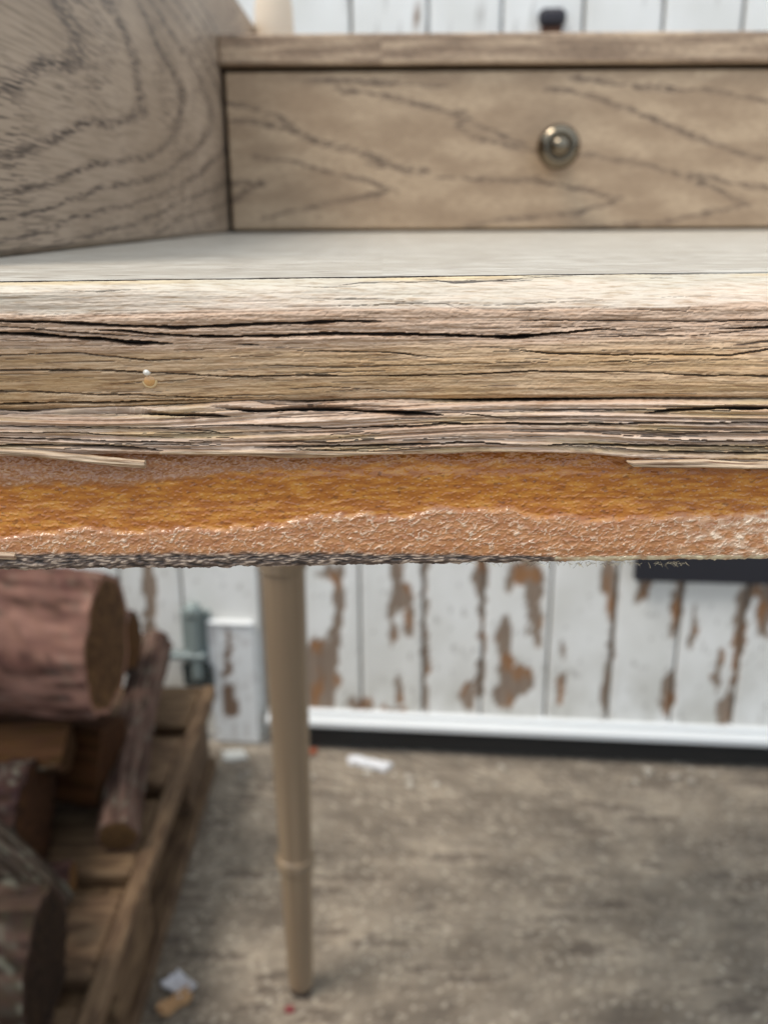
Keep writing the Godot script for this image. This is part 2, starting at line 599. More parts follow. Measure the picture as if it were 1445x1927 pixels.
	for k in ws.size() - 1:
		plank(ws[k + 1], ws[k], 0.012, 2.25, wall, k < 4, "board")
	var h := Buf.new()
	box(h, Vector3(-0.8, 2.105, -0.02), Vector3(right, 2.3, 0.012), 0.004, 0, lin(215, 217, 216))
	obj("lintel", h.mesh(), M.paint, wall)
	# a low stub of board with a bright top, with its own peeling stripe
	var s0 := on_door(404, 1372, 0.009)
	var s1 := on_door(476, 1180, 0.009)
	var st := Buf.new()
	var P := PackedVector3Array()
	var C := PackedColorArray()
	for r in 46:
		for k in 12:
			var x := lerpf(s0.x, s1.x, k / 11.0)
			var y := lerpf(s1.y, 0.006, r / 45.0)
			var w := clampf(peel(x, y) + smoothstep(0.3, 0.5, nf.get_noise_2d(x * 60, y * 20)) * 0.3, 0, 1)
			C.append(lin(226, 227, 226).lerp(lin(122, 100, 84), w))
			P.append(Vector3(x, y, 0.0090 - 0.0005 * w))
	obj("stub_face", grid_mesh(P, C, 46, 12), M.paint, wall)
	box(st, Vector3(s0.x, 0.006, 0.0015), Vector3(s1.x, s1.y, 0.0084), 0.001, 0, lin(204, 206, 206))
	obj("stub", st.mesh(), M.paint, wall)
	obj("stub_cap", box_mesh(Vector3(s0.x - 0.001, s1.y, 0.0015), Vector3(s1.x + 0.001, s1.y + 0.008, 0.0115), 0.003, 0, lin(226, 227, 226)), M.paint, wall)
	# grey galvanised bolt screwed to the boards
	var g0 := on_door(346, 1292, 0.01)
	var g1 := on_door(396, 1136, 0.01)
	var grey := lin(140, 150, 146)
	var gx := (g0.x + g1.x) / 2.0
	var plate := Buf.new()
	box(plate, Vector3(g0.x, g0.y, 0.001), Vector3(g1.x, g0.y + 0.038, 0.009), 0.002, 0, lin(92, 98, 96))
	box(plate, Vector3(g0.x + 0.003, g0.y + 0.045, 0.001), Vector3(g1.x - 0.003, g1.y - 0.012, 0.007), 0.002, 0, grey)
	var hasp := obj("bolt_plate", plate.mesh(), M.iron, wall)
	var rod := Buf.new()
	lathe(rod, [Vector2(0, 0), Vector2(0.007, 0), Vector2(0.0075, 0.004), Vector2(0.0075, 0.10), Vector2(0.011, 0.102), Vector2(0.0125, 0.108), Vector2(0.011, 0.117), Vector2(0.006, 0.121), Vector2(0, 0.122)], 16, grey, Transform3D(Basis.IDENTITY, Vector3(gx, g0.y + 0.018, 0.0165)))
	obj("bolt_rod", rod.mesh(), M.iron, hasp)
	obj("bolt_handle", box_mesh(Vector3(g0.x - 0.022, g0.y + 0.050, 0.009), Vector3(g1.x - 0.008, g0.y + 0.062, 0.026), 0.004, 0, lin(120, 130, 128)), M.iron, hasp)


# ---------------------------------------------------------------- the desk
# where the top meets its edge strip, a slightly slanting joint
func joint(x: float) -> float:
	return 0.1620 + 0.105 * clampf(x, -0.09, 0.1) + 0.0003 * na.get_noise_2d(x * 25.0, 6.0)


func build_desk() -> void:
	desk = thing("writing_desk", "limed oak writing desk with a split front edge and a drawer under its shelf", "desk")
	var xl := -0.146
	var xr := 0.785
	var back := 0.835
	# the top board ends at a hairline joint behind the solid edge
	var PT := PackedVector3Array()
	var UT := PackedVector2Array()
	var CT := PackedColorArray()
	var JP := PackedVector3Array()
	var cols := 160
	for r in 6:
		for k in cols + 1:
			var x := lerpf(xl, xr, k / float(cols))
			if k > 0 and k < cols: x = lerpf(xl, 0.12, k / float(cols - 10)) if k <= cols - 10 else lerpf(0.12, xr, (k - cols + 10) / 10.0)
			var j := joint(x)
			var p: Vector3 = [Vector3(x, TOP + 0.0001, -back), Vector3(x, TOP + 0.0001, -0.30), Vector3(x, TOP + 0.0001, -j - 0.0006), Vector3(x, TOP, -j - 0.0004), Vector3(x, TOP - 0.018, -j - 0.0004), Vector3(x, TOP - 0.018, -back)][r]
			PT.append(p); UT.append(uv_of(p, 0)); CT.append(Color.WHITE)
	obj("tabletop", grid_mesh(PT, CT, 6, cols + 1, PackedByteArray(), 0, UT), M.top, desk)
	# dark hairline of old glue in the joint between the top and its edge strip
	for r in 3:
		for k in cols + 1:
			var x := lerpf(xl + 0.0005, 0.15, k / float(cols))
			var up := 0.00004 + 0.00006 * nf.get_noise_2d(x * 90.0, 2.0)
			if x > 0.045: up -= 0.0003 * smoothstep(0.045, 0.06, x)
			JP.append([Vector3(x, TOP + up - 0.00002, -joint(x) - 0.00035), Vector3(x, TOP + up - 0.00002, -joint(x) - 0.0001), Vector3(x, TOP - 0.001, -joint(x) - 0.0001)][r])
	var JC := PackedColorArray()
	JC.resize(JP.size())
	JC.fill(Color.WHITE)
	obj("glue_line", grid_mesh(JP, JC, 3, cols + 1), M.dark_wood, desk)
	obj("front_rail", box_mesh(Vector3(xl, TOP - 0.0495, -0.2), Vector3(xr, TOP - 0.0185, -0.1665), 0.001, 0), M.dark_wood, desk)
	obj("edge_core", box_mesh(Vector3(xl + 0.0002, TOP - 0.0490, -0.1664), Vector3(xr, TOP - 0.0130, -0.1600), 0.0005, 0), M.wood, desk)
	obj("side_rail", box_mesh(Vector3(xl + 0.012, TOP - 0.0490, -0.764), Vector3(xl + 0.032, TOP - 0.0185, -0.2002), 0.001, 2), M.wood, desk)
	obj("back_rail", box_mesh(Vector3(xl + 0.03, TOP - 0.09, -0.79), Vector3(xr - 0.03, TOP - 0.0185, -0.765), 0.001, 0), M.wood, desk)
	# tall side boards
	var sp := obj("side_panel", box_mesh(Vector3(-0.1225, TOP + 0.0003, -back), Vector3(-0.1005, TOP + 0.156, -0.20), 0.002, 2), M.panel, desk)
	sp.set_meta("label", "tall side board with dark arched grain")
	M.panel.uv1_offset = Vector3(-0.15 / 0.7, 1.0 + (TOP - 0.1005) / 0.18, 0)
	obj("side_panel", box_mesh(Vector3(xr - 0.022, TOP + 0.0003, -back), Vector3(xr, TOP + 0.156, -0.20), 0.002, 2), M.panel, desk)
	# shelf over the drawers
	var y1 := on_depth(722, 62, 0.616).y
	var y0 := on_depth(722, 121, 0.616).y
	obj("shelf", box_mesh(Vector3(-0.1003, y0, -back + 0.004), Vector3(xr - 0.0222, y1, -0.616), 0.0012, 0), M.wood, desk)
	obj("back_board", box_mesh(Vector3(-0.1003, TOP + 0.0004, -back + 0.005), Vector3(xr - 0.0222, y0 - 0.0002, -back + 0.017), 0.0005, 0), M.wood, desk)
	obj("divider", box_mesh(Vector3(0.3225, TOP + 0.0004, -0.80), Vector3(0.3405, y0 - 0.0002, -0.6215), 0.0008, 1), M.wood, desk)
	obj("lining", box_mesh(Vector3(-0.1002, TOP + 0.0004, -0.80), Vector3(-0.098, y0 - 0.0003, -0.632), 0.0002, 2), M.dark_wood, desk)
	# drawer with turned metal knob
	var dt := on_depth(722, 134, 0.62).y
	M.drawer.uv1_offset = Vector3(0.12 / 0.46, (TOP + 0.11 - 0.62) / 0.12, 0)
	var x0 := on_depth(431, 300, 0.62).x
	var kn := on_depth(1052, 276, 0.60)
	for k in 2:
		var ox := 0.4422 * k
		var dr := obj("drawer", box_mesh(Vector3(x0, TOP + 0.0018, -0.638), Vector3(0.3205, dt, -0.62), 0.0012, 0), M.drawer, desk, Vector3(ox, 0, 0))
		var body := Buf.new()
		box(body, Vector3(x0 + 0.006, TOP + 0.004, -0.79), Vector3(0.315, dt - 0.012, -0.6382), 0.001, 0)
		obj("drawer_box", body.mesh(), M.dark_wood, dr)
		var kb := Buf.new()
		var xf := Transform3D(Basis(Vector3.RIGHT, PI / 2), Vector3(kn.x, kn.y, -0.6198))
		lathe(kb, [Vector2(0.0095, 0), Vector2(0.0095, 0.0015), Vector2(0.007, 0.003), Vector2(0.0052, 0.006), Vector2(0.0055, 0.010), Vector2(0.0085, 0.0135), Vector2(0.0122, 0.0155), Vector2(0.0134, 0.0172), Vector2(0.0133, 0.0186), Vector2(0.0126, 0.0204),
			Vector2(0.0114, 0.0219), Vector2(0.0100, 0.0230), Vector2(0.0088, 0.0235), Vector2(0.0080, 0.0234), Vector2(0.0074, 0.0226), Vector2(0.0068, 0.0222), Vector2(0.0062, 0.0226), Vector2(0.0057, 0.0240), Vector2(0.0046, 0.0258), Vector2(0.0030, 0.0268), Vector2(0.0014, 0.0272), Vector2(0, 0.0273)], 40, Color.WHITE, xf)
		obj("knob", kb.mesh(), M.pewter, dr)
	# turned legs
	for p: Vector3 in [Vector3(-0.0882, 0, -0.734), Vector3(0.745, 0, -0.734), Vector3(-0.1275, 0, -0.190), Vector3(0.745, 0, -0.20)]:
		var lb := Buf.new()
		var h := TOP - 0.0188
		lathe(lb, [Vector2(0, 0.006), Vector2(0.0108, 0.006), Vector2(0.0124, 0.009), Vector2(0.0130, 0.02), Vector2(0.0158, 0.152), Vector2(0.0162, 0.156)], 32, Color.WHITE)
		lathe(lb, [Vector2(0.0168, 0.170), Vector2(0.0158, 0.175), Vector2(0.0172, 0.26), Vector2(0.0188, 0.40), Vector2(0.0192, 0.462), Vector2(0.0188, 0.468)], 32, Color.WHITE)
		lathe(lb, [Vector2(0.0200, 0.492), Vector2(0.0190, 0.497), Vector2(0.0205, 0.60), Vector2(0.0215, h - 0.06), Vector2(0.0215, h), Vector2(0, h)], 32, Color.WHITE)
		var leg := obj("leg", lb.mesh(), M.turned, desk, p)
		var fb := Buf.new()
		lathe(fb, [Vector2(0, 0.0006), Vector2(0.0112, 0.0006), Vector2(0.0118, 0.002), Vector2(0.0114, 0.0058), Vector2(0, 0.0058)], 24, Color.WHITE)
		obj("foot_pad", fb.mesh(), M.dark_wood, leg)
		for y in [0.156, 0.468]:
			var r := 0.0168 if y < 0.3 else 0.0198
			var cb := Buf.new()
			lathe(cb, [Vector2(r - 0.002, y), Vector2(r + 0.0008, y + 0.001), Vector2(r + 0.0018, y + 0.0035), Vector2(r + 0.0004, y + 0.006), Vector2(r, y + 0.0065), Vector2(r + 0.0014, y + 0.008), Vector2(r + 0.0024, y + 0.0105), Vector2(r + 0.001, y + 0.0132), Vector2(r - 0.002, y + 0.0146)], 32, Color(1.15, 1.1, 0.98))
			if y > 0.3:
				lathe(cb, [Vector2(r - 0.001, y + 0.0146), Vector2(r + 0.002, y + 0.017), Vector2(r + 0.0006, y + 0.0215), Vector2(r - 0.001, y + 0.024)], 32, Color(1.15, 1.1, 0.98))
			obj("collar", cb.mesh(), M.turned, leg)


# ---------------------------------------------------------------- the broken front edge
class Sheet:
	var nc := 0
	var nr := 0
	var xs := PackedFloat32Array()
	var z := PackedFloat32Array()      # rows: place and outward direction across the edge
	var y := PackedFloat32Array()
	var nz := PackedFloat32Array()
	var ny := PackedFloat32Array()
	var v := PackedFloat32Array()      # rows: height in the photograph
	var t := PackedFloat32Array()
	var w0 := PackedFloat32Array()     # how far a row follows the wavy upper and lower border
	var w1 := PackedFloat32Array()
	var H := PackedFloat32Array()
	var D := PackedFloat32Array()      # dark finish left in the cracks


func columns() -> PackedFloat32Array:
	var xs := PackedFloat32Array()
	var x := -0.1459
	while x < 0.785:
		xs.append(x)
		x += 0.0002 if absf(x) < 0.088 else (0.0006 if absf(x) < 0.12 else 0.005)
	xs.append(0.785)
	return xs


func sheet(path: Array, step: float, xs: PackedFloat32Array) -> Sheet:
	var s := Sheet.new()
	s.xs = xs
	s.nc = xs.size()
	var pz := PackedFloat32Array()
	var py := PackedFloat32Array()
	for k in path.size() - 1:
		var a: Vector2 = path[k]
		var b: Vector2 = path[k + 1]
		var m := maxi(1, int(ceil(a.distance_to(b) / step)))
		for j in m:
			var q := a.lerp(b, float(j) / m)
			pz.append(-q.x); py.append(TOP - q.y)
	var e: Vector2 = path[-1]
	pz.append(-e.x); py.append(TOP - e.y)
	for pass_ in 3:                    # round the corners of the path a little
		for k in range(1, pz.size() - 1):
			pz[k] = (pz[k - 1] + 2.0 * pz[k] + pz[k + 1]) / 4.0
			py[k] = (py[k - 1] + 2.0 * py[k] + py[k + 1]) / 4.0
	s.nr = pz.size()
	s.z = pz; s.y = py
	for k in s.nr:
		var a := maxi(k - 2, 0)
		var b := mini(k + 2, s.nr - 1)
		var d := Vector2(pz[b] - pz[a], py[b] - py[a]).normalized()
		s.nz.append(-d.y); s.ny.append(d.x)
		var q := seen_at(Vector3(0, py[k], pz[k]))
		s.v.append(q.y); s.t.append(q.z)
	s.w0.resize(s.nr); s.w1.resize(s.nr)
	s.H.resize(s.nr * s.nc); s.D.resize(s.nr * s.nc)
	return s


# pixel height -> row on the outer, visible run of the sheet
func row_at(s: Sheet, u: float, v: float, off: float) -> float:
	var q := v + 0.006 * (u - 722.5) - off
	var k := 2
	while k < s.nr / 3 and s.v[k + 1] <= s.v[k]: k += 1     # past the hidden inner lip
	while k < s.nr - 2 and s.v[k] < q: k += 1
	return k - 1 + clampf((q - s.v[k - 1]) / maxf(s.v[k] - s.v[k - 1], 0.05), 0, 1)


func along(poly: Array, u: float) -> float:
	if u <= poly[0][0]: return poly[0][1]
	for k in poly.size() - 1:
		if u <= poly[k + 1][0]:
			return lerpf(poly[k][1], poly[k + 1][1], (u - poly[k][0]) / maxf(poly[k + 1][0] - poly[k][0], 0.001))
	return poly[-1][1]


# cut a crack into a sheet; pts are rows against x
func cut(s: Sheet, xr: Array, width: float, depth: float, dark: float, taper0: bool, taper1: bool, seed_: float) -> void:
	var x0: float = xr[0][0]
	var x1: float = xr[-1][0]
	for c in s.nc:
		var x := s.xs[c]
		if x < x0 or x > x1: continue
		var row := along(xr, x) + 1.2 * na.get_noise_2d(x * 55.0, seed_) + 0.35 * nb.get_noise_2d(x * 420.0, seed_)
		var tp := 1.0
		if taper0: tp = minf(tp, (x - x0) / 0.007)
		if taper1: tp = minf(tp, (x1 - x) / 0.007)
		var hw := maxf(width * 0.5 * sqrt(clampf(tp, 0, 1)) * (0.95 + 0.4 * na.get_noise_2d(x * 90.0, seed_ + 9.0)), 0.45)
		for r in range(maxi(int(row - hw), 1), mini(int(row + hw) + 2, s.nr - 1)):
			var q := absf(r - row) / hw
			if q < 1.0:
				var k := sqrt(1.0 - q * q)
				var i := r * s.nc + c
				s.H[i] = minf(s.H[i], -depth * k * minf(1.0, tp + 0.2))
				s.D[i] = maxf(s.D[i], dark * minf(1.0, k * 1.3))


func crack(s: Sheet, pts: Array, wpx: float, depth: float, dark: float, wave0: Array, wave1: Array) -> void:
	var xr := []
	for p in pts:
		var off := 0.0
		var row := row_at(s, p[0], p[1], 0.0)
		for k in 2:
			off = along(wave0, p[0]) * s.w0[int(row)] + along(wave1, p[0]) * s.w1[int(row)]
			row = row_at(s, p[0], p[1], off)
		xr.append([(p[0] - 722.5) / F * s.t[int(row)], row])
	var mid := clampi(int(xr[xr.size() / 2][1]), 3, s.nr - 4)
	var wide := 1.5 if TOP - s.y[mid] < 0.0016 else 1.0
	cut(s, xr, wide * clampf(wpx / maxf((s.v[mid + 3] - s.v[mid - 3]) / 6.0, 0.2), 0.9, 8.0), depth, dark, pts[0][0] > 5, pts[-1][0] < 1440, pts[0][0] * 0.37 + pts[0][1])


func random_cracks(s: Sheet, count: int, r0: int, r1: int, w: float, depth: float, dark: float, wide: float) -> void:
	for k in count:
		var x := rng.randf_range(-0.11, 0.30) if k % 4 == 0 else rng.randf_range(-0.09, 0.085)
		var l := rng.randf_range(0.006, wide)
		var r := rng.randf_range(r0, r1)
		var sl := rng.randf_range(-60, 60)
		cut(s, [[x, r], [x + l * 0.5, r + sl * l + rng.randf_range(-1, 1)], [x + l, r + sl * l * 1.6]], w * rng.randf_range(0.7, 1.7), depth * rng.randf_range(0.5, 1.4), dark * rng.randf_range(0.5, 1.2), true, true, k * 3.7)


func finish(s: Sheet, wave0: Array, wave1: Array, colour: Callable, C: PackedColorArray) -> PackedVector3Array:
	var P := PackedVector3Array()
	P.resize(s.nr * s.nc)
	C.resize(s.nr * s.nc)
	var o0 := PackedFloat32Array()
	var o1 := PackedFloat32Array()
	var us := PackedFloat32Array()
	for c in s.nc:
		var u := 722.5 + s.xs[c] * F / 0.163
		us.append(u)
		o0.append(along(wave0, u) * 0.000092)
		o1.append(along(wave1, u) * 0.000092)
	for r in s.nr:
		for c in s.nc:
			var i := r * s.nc + c
			C[i] = colour.call(s, r, c, us[c])
			var h := s.H[i]
			P[i] = Vector3(s.xs[c], s.y[r] + s.ny[r] * h - o0[c] * s.w0[r] - o1[c] * s.w1[r], s.z[r] + s.nz[r] * h)
	return P


func build_edge() -> void:
	var xs := columns()
	var flat := [[0, 0]]
	var seam := [[0, 14], [200, 13], [340, 8], [480, 1], [700, -1], [960, -3], [1200, -2], [1445, 2]]        # border of edge strip and fibre layer, in pixels
	var hem := [[0, -13], [140, -11], [310, -9], [480, -6], [620, -2], [700, -4], [900, -9], [1000, -6], [1100, -3], [1180, 4], [1300, 8], [1445, 10]]
	# ---- solid edge strip: rounded over the top, split along the face
	var a := sheet([Vector2(0.1620, 0.0022), Vector2(0.1620, 0.0002), Vector2(0.1608, 0.0001), Vector2(0.1590, 0.0005), Vector2(0.1572, 0.0015), Vector2(0.1557, 0.0033), Vector2(0.1549, 0.0049), Vector2(0.1546, 0.0062), Vector2(0.1546, 0.0080), Vector2(0.1546, 0.0140), Vector2(0.1552, 0.0198), Vector2(0.1562, 0.0206), Vector2(0.1615, 0.0208)], 0.000135, xs)
	for r in a.nr:
		a.w1[r] = smoothstep(TOP - 0.009, TOP - 0.0195, a.y[r])
	for r in a.nr:
		var q := TOP - a.y[r]
		for c in a.nc:
			var x := xs[c]
			var g := 0.00016 * na.get_noise_2d(x * 14.0, q * 520.0 + 4.0) + 0.00009 * nb.get_noise_2d(x * 45.0, q * 1700.0) + 0.00005 * nb.get_noise_2d(x * 700.0, q * 1500.0)
			var rd := 1.0 - absf(na.get_noise_2d(x * 9.0 + 2.5 * na.get_noise_2d(x * 20.0, q * 100.0), q * 420.0 + 70.0))
			if rd > 0.955 and q > 0.0045:
				g -= 0.00010
				a.D[r * a.nc + c] = (rd - 0.955) * 7.0 * clampf(0.4 + nb.get_noise_2d(x * 30.0, q * 400.0), 0, 1)
			a.H[r * a.nc + c] = g * (0.45 if q < 0.005 else lerpf(1.0, 0.6, smoothstep(0.009, 0.012, q)))
	var lim := 0
	while TOP - a.y[lim] < 0.0065 or lim < 25: lim += 1
	random_cracks(a, 80, lim, a.nr - 24, 1.05, 0.00026, 0.55, 0.016)
	random_cracks(a, 90, lim, a.nr - 24, 1.0, 0.0002, 0.7, 0.006)
	random_cracks(a, 46, 4, 24, 1.6, 0.00012, 0.55, 0.006)
	random_cracks(a, 26, 20, lim, 1.1, 0.00012, 0.45, 0.012)
	for k: Array in [
		[[[-40, 596], [120, 602], [230, 610], [340, 616], [400, 612], [480, 609], [600, 605], [720, 604]], 7, 1.5, 0.95],
		[[[-40, 620], [30, 624], [110, 629], [200, 634], [250, 642], [335, 645]], 10, 1.9, 1.0],
		[[[190, 617], [270, 624], [420, 632], [520, 631], [640, 629], [760, 629], [860, 633], [960, 637], [1040, 631], [1120, 624], [1165, 622]], 7, 1.7, 0.95],
		[[[850, 633], [900, 635], [960, 637], [1010, 634]], 8, 1.7, 1.0], [[[452, 645], [500, 648]], 6, 1.2, 1.0], [[[-40, 607], [60, 612], [150, 622], [260, 630], [300, 633]], 3, 0.7, 0.8],
		[[[-40, 664], [150, 662], [230, 668], [285, 676], [385, 673]], 3, 0.5, 0.8], [[[-40, 694], [200, 697], [300, 702], [480, 710], [600, 706], [760, 708], [900, 703], [1000, 700], [1200, 703], [1480, 712]], 3.4, 0.6, 0.85],
		[[[-40, 735], [240, 742], [480, 750]], 3, 0.6, 0.8], [[[560, 658], [640, 662], [760, 666], [838, 673]], 3.5, 0.5, 0.85], [[[960, 660], [1040, 667], [1160, 670], [1380, 672], [1480, 656]], 3.6, 0.6, 0.85],
		[[[1238, 626], [1290, 622]], 6, 0.9, 0.9], [[[1366, 622], [1480, 619]], 7, 1.2, 0.95], [[[1385, 652], [1480, 646]], 8, 0.5, 0.75], [[[1120, 636], [1200, 637], [1310, 634], [1445, 625]], 2.5, 0.5, 0.7],
		[[[958, 588], [1045, 585]], 3.5, 0.5, 0.7], [[[1205, 586], [1318, 590]], 4, 0.6, 0.7], [[[960, 606], [1160, 605], [1300, 608], [1480, 606]], 3, 0.6, 0.75], [[[1290, 608], [1300, 612], [1298, 622]], 3, 0.5, 0.7],
		[[[470, 690], [540, 688], [640, 691], [700, 690], [900, 686]], 2.4, 0.4, 0.7], [[[1110, 684], [1180, 680], [1225, 685]], 3, 0.4, 0.6], [[[545, 733], [620, 728], [730, 736]], 2.4, 0.4, 0.75], [[[1220, 690], [1240, 684], [1275, 683]], 2.4, 0.4, 0.7],
		[[[-40, 760], [150, 758], [300, 756], [430, 752]], 5, 1.2, 0.9],
		[[[590, 565], [680, 563], [762, 565]], 2.6, 0.3, 0.55], [[[640, 576], [760, 571], [840, 572], [885, 586]], 2.4, 0.3, 0.6], [[[840, 571], [890, 575], [1000, 572], [1150, 570]], 1.8, 0.25, 0.45],
		[[[780, 524], [860, 533], [960, 527], [1080, 522]], 2.0, 0.10, 0.9], [[[640, 536], [680, 532], [830, 530], [1010, 527]], 2.0, 0.25, 0.85], [[[960, 519], [1020, 524], [1125, 517]], 2.4, 0.10, 0.9], [[[880, 527], [960, 530], [1010, 528]], 2.6, 0.28, 0.85],
		[[[120, 543], [200, 544], [290, 541]], 1.8, 0.2, 0.75], [[[560, 537], [610, 539], [680, 536]], 2.0, 0.2, 0.7], [[[1238, 527], [1285, 527]], 2.4, 0.25, 0.9], [[[1250, 518], [1258, 523]], 3.0, 0.25, 0.9], [[[1330, 523], [1350, 524]], 2.4, 0.25, 0.7]]:
		crack(a, k[0], k[1] * 0.82, k[2] * 0.001, k[3], flat, seam)
	var tan_ := lin(205, 174, 139)
	var olive := lin(193, 159, 117)
	var rose := lin(201, 172, 148)
	var inked := lin(42, 29, 26)
	var stain := lin(112, 84, 58)
	var C := PackedColorArray()
	var P := finish(a, flat, seam, func(s: Sheet, r: int, c: int, u: float) -> Color:
		var x := xs[c]
		var q := TOP - s.y[r]
		var n := nf.get_noise_2d(x * 22.0, q * 260.0)
		var m := nb.get_noise_2d(x * 120.0, q * 2400.0)
		var k := smoothstep(0.0095, 0.0125, q + 0.0012 * n)
		var col := rose.lerp(olive.lerp(tan_, clampf(0.5 + n * 1.2, 0, 1)), clampf(k * 0.95, 0, 1))
		if q < 0.0052: col = lin(196, 187, 170).lerp(lin(214, 196, 178), clampf(q / 0.005 + 0.5 * n, 0, 1)).lerp(lin(214, 192, 150), smoothstep(0.0007, 0.0003, q) * clampf(0.6 + n, 0, 1) * 0.8).lerp(rose, smoothstep(0.0044, 0.0052, q + 0.0006 * n))
		col = col.lerp(stain, clampf(m * 0.30 + smoothstep(0.22, 0.6, nf.get_noise_2d(x * 60.0, q * 900.0 + 30.0)) * 0.6, 0, 0.6) * (1.0 if q > 0.005 else 0.4))
		return col.lerp(inked, clampf(maxf(s.D[r * s.nc + c], 0.85 * smoothstep(0.0203, 0.0208, q)), 0, 1)), C)
	for r in a.nr:
		var q := TOP - a.y[r]
		var ws := 1.0 - smoothstep(0.0, 0.0050, q) if r < a.nr / 2 else 0.0
		var wf := 1.0 - smoothstep(0.004, 0.0205, q)
		for c in a.nc:
			var x := clampf(xs[c], -0.09, 0.1)
			P[r * a.nc + c].z -= x * (0.06 * wf + 0.045 * ws)
	var lip := obj("edge_strip", grid_mesh(P, C, a.nr, a.nc), M.edge, desk)
	lip.set_meta("label", "rounded edge strip with long splits along its face")

	# ---- fibre layer below it: long torn strands, standing a little proud
	var b := sheet([Vector2(0.1600, 0.0206), Vector2(0.1558, 0.0206), Vector2(0.1546, 0.0210), Vector2(0.1541, 0.0222), Vector2(0.1540, 0.0290), Vector2(0.1543, 0.0302), Vector2(0.1552, 0.0307), Vector2(0.1610, 0.0309)], 0.00013, xs)
	for r in b.nr:
		b.w0[r] = smoothstep(TOP - 0.029, TOP - 0.0215, b.y[r])
		b.w1[r] = 1.0 - b.w0[r]
	for r in b.nr:
		var q := TOP - b.y[r]
		for c in b.nc:
			var x := xs[c]
			var w := 0.0012 * na.get_noise_2d(x * 7.0, 3.0)
			var strand := absf(na.get_noise_2d(x * 5.0, (q + w) * 620.0))
			var f := strand * 0.0008 - 0.0003 + 0.00013 * nb.get_noise_2d(x * 22.0, (q + w) * 1500.0) + 0.00005 * nb.get_noise_2d(x * 600.0, q * 1600.0)
			if strand < 0.06: b.D[r * b.nc + c] = (0.06 - strand) * 6.0 * clampf(0.6 + nb.get_noise_2d(x * 25.0, q * 300.0), 0, 1)
			b.H[r * b.nc + c] = f
	random_cracks(b, 60, 14, b.nr - 14, 1.0, 0.0003, 0.75, 0.010)
	random_cracks(b, 70, 14, b.nr - 14, 1.2, 0.00042, 0.7, 0.045)
	for k: Array in [
		[[[-40, 778], [200, 775], [360, 781], [435, 786]], 8, 2.0, 1.0], [[[400, 768], [480, 771], [640, 769], [740, 775], [836, 783]], 8.5, 2.0, 1.0], [[[480, 758], [560, 760], [660, 757]], 3, 0.7, 0.9],
		[[[1212, 779], [1280, 773], [1360, 767], [1480, 765]], 9, 2.1, 1.0], [[[500, 784], [550, 785]], 5, 1.0, 0.95], [[[440, 803], [600, 805], [780, 803], [840, 797], [980, 797], [1200, 800]], 3.5, 0.9, 0.9],
		[[[-40, 801], [120, 803], [300, 806], [430, 816]], 3, 0.8, 0.85], [[[-40, 812], [140, 815], [330, 824]], 2.8, 0.7, 0.8], [[[-40, 824], [180, 829], [400, 834]], 3.2, 0.8, 0.85], [[[-40, 838], [200, 840], [310, 848]], 4.5, 1.2, 0.95],
		[[[480, 841], [640, 840], [840, 836], [860, 834], [1000, 838]], 4, 1.0, 0.95], [[[960, 773], [1100, 770], [1215, 772]], 3, 0.7, 0.85], [[[1120, 800], [1200, 795], [1330, 796], [1480, 797]], 3, 0.7, 0.8], [[[1000, 840], [1180, 838], [1480, 840]], 3.6, 0.9, 0.9],
		[[[1200, 850], [1300, 854], [1480, 852]], 4.5, 1.2, 0.95], [[[850, 775], [960, 790], [1130, 783]], 2.4, 0.5, 0.7], [[[1200, 815], [1330, 816], [1480, 814]], 2.8, 0.6, 0.8]]:
		crack(b, k[0], k[1], k[2] * 0.001, k[3], seam, hem)
	var f0 := lin(214, 190, 170)
	var f1 := lin(190, 160, 136)
	var CB := PackedColorArray()
	var PB := finish(b, seam, hem, func(s: Sheet, r: int, c: int, u: float) -> Color:
		var x := xs[c]
		var q := TOP - s.y[r]
		var n := nf.get_noise_2d(x * 16.0, q * 600.0)
		var col := f0.lerp(f1, clampf(0.5 + n * 1.3, 0, 1)).lerp(lin(196, 170, 124), clampf(nf.get_noise_2d(x * 20.0 + 80.0, q * 300.0) * 1.2, 0, 0.7))
		col = col.lerp(stain, clampf(nb.get_noise_2d(x * 90.0, q * 2600.0) * 0.35, 0, 0.5))
		return col.lerp(inked, clampf(maxf(s.D[r * s.nc + c], 0.85 - 0.85 * smoothstep(0.0206, 0.0208, q)), 0, 1)), CB)
	obj("fibre_layer", grid_mesh(PB, CB, b.nr, b.nc), M.edge, desk).set_meta("label", "ragged layer of torn pinkish wood fibres")

	# ---- exposed core: amber glue line in a hollow, crazed varnish below, dark frayed bottom edge
	var bot := [[0, 0], [1445, 0]]
	var c_ := sheet([Vector2(0.1620, 0.0285), Vector2(0.1584, 0.0292), Vector2(0.1572, 0.0318), Vector2(0.1566, 0.0345), Vector2(0.1567, 0.0390), Vector2(0.1561, 0.0440), Vector2(0.1557, 0.0480), Vector2(0.1558, 0.0507), Vector2(0.1563, 0.0512), Vector2(0.1660, 0.0513)], 0.000135, xs)
	var upper := [[0, 915], [130, 909], [220, 914], [330, 900], [400, 895], [500, 886], [620, 878], [760, 874], [900, 878], [1100, 882], [1300, 886], [1445, 892]]
	var lower := [[0, 1012], [60, 1008], [150, 998], [280, 1000], [450, 994], [530, 990], [560, 972], [640, 966], [700, 970], [770, 972], [810, 960], [950, 957], [1000, 972], [1090, 976], [1250, 975], [1400, 970], [1445, 965]]
	var hemline := [[0, 1040], [200, 1040], [500, 1038], [800, 1040], [1000, 1046], [1060, 1058], [1445, 1062]]
	var pick := PackedByteArray()
	pick.resize(c_.nr * c_.nc)
	var amber := lin(192, 122, 40)
	var amber2 := lin(164, 94, 26)
	var glaze := lin(182, 126, 80)
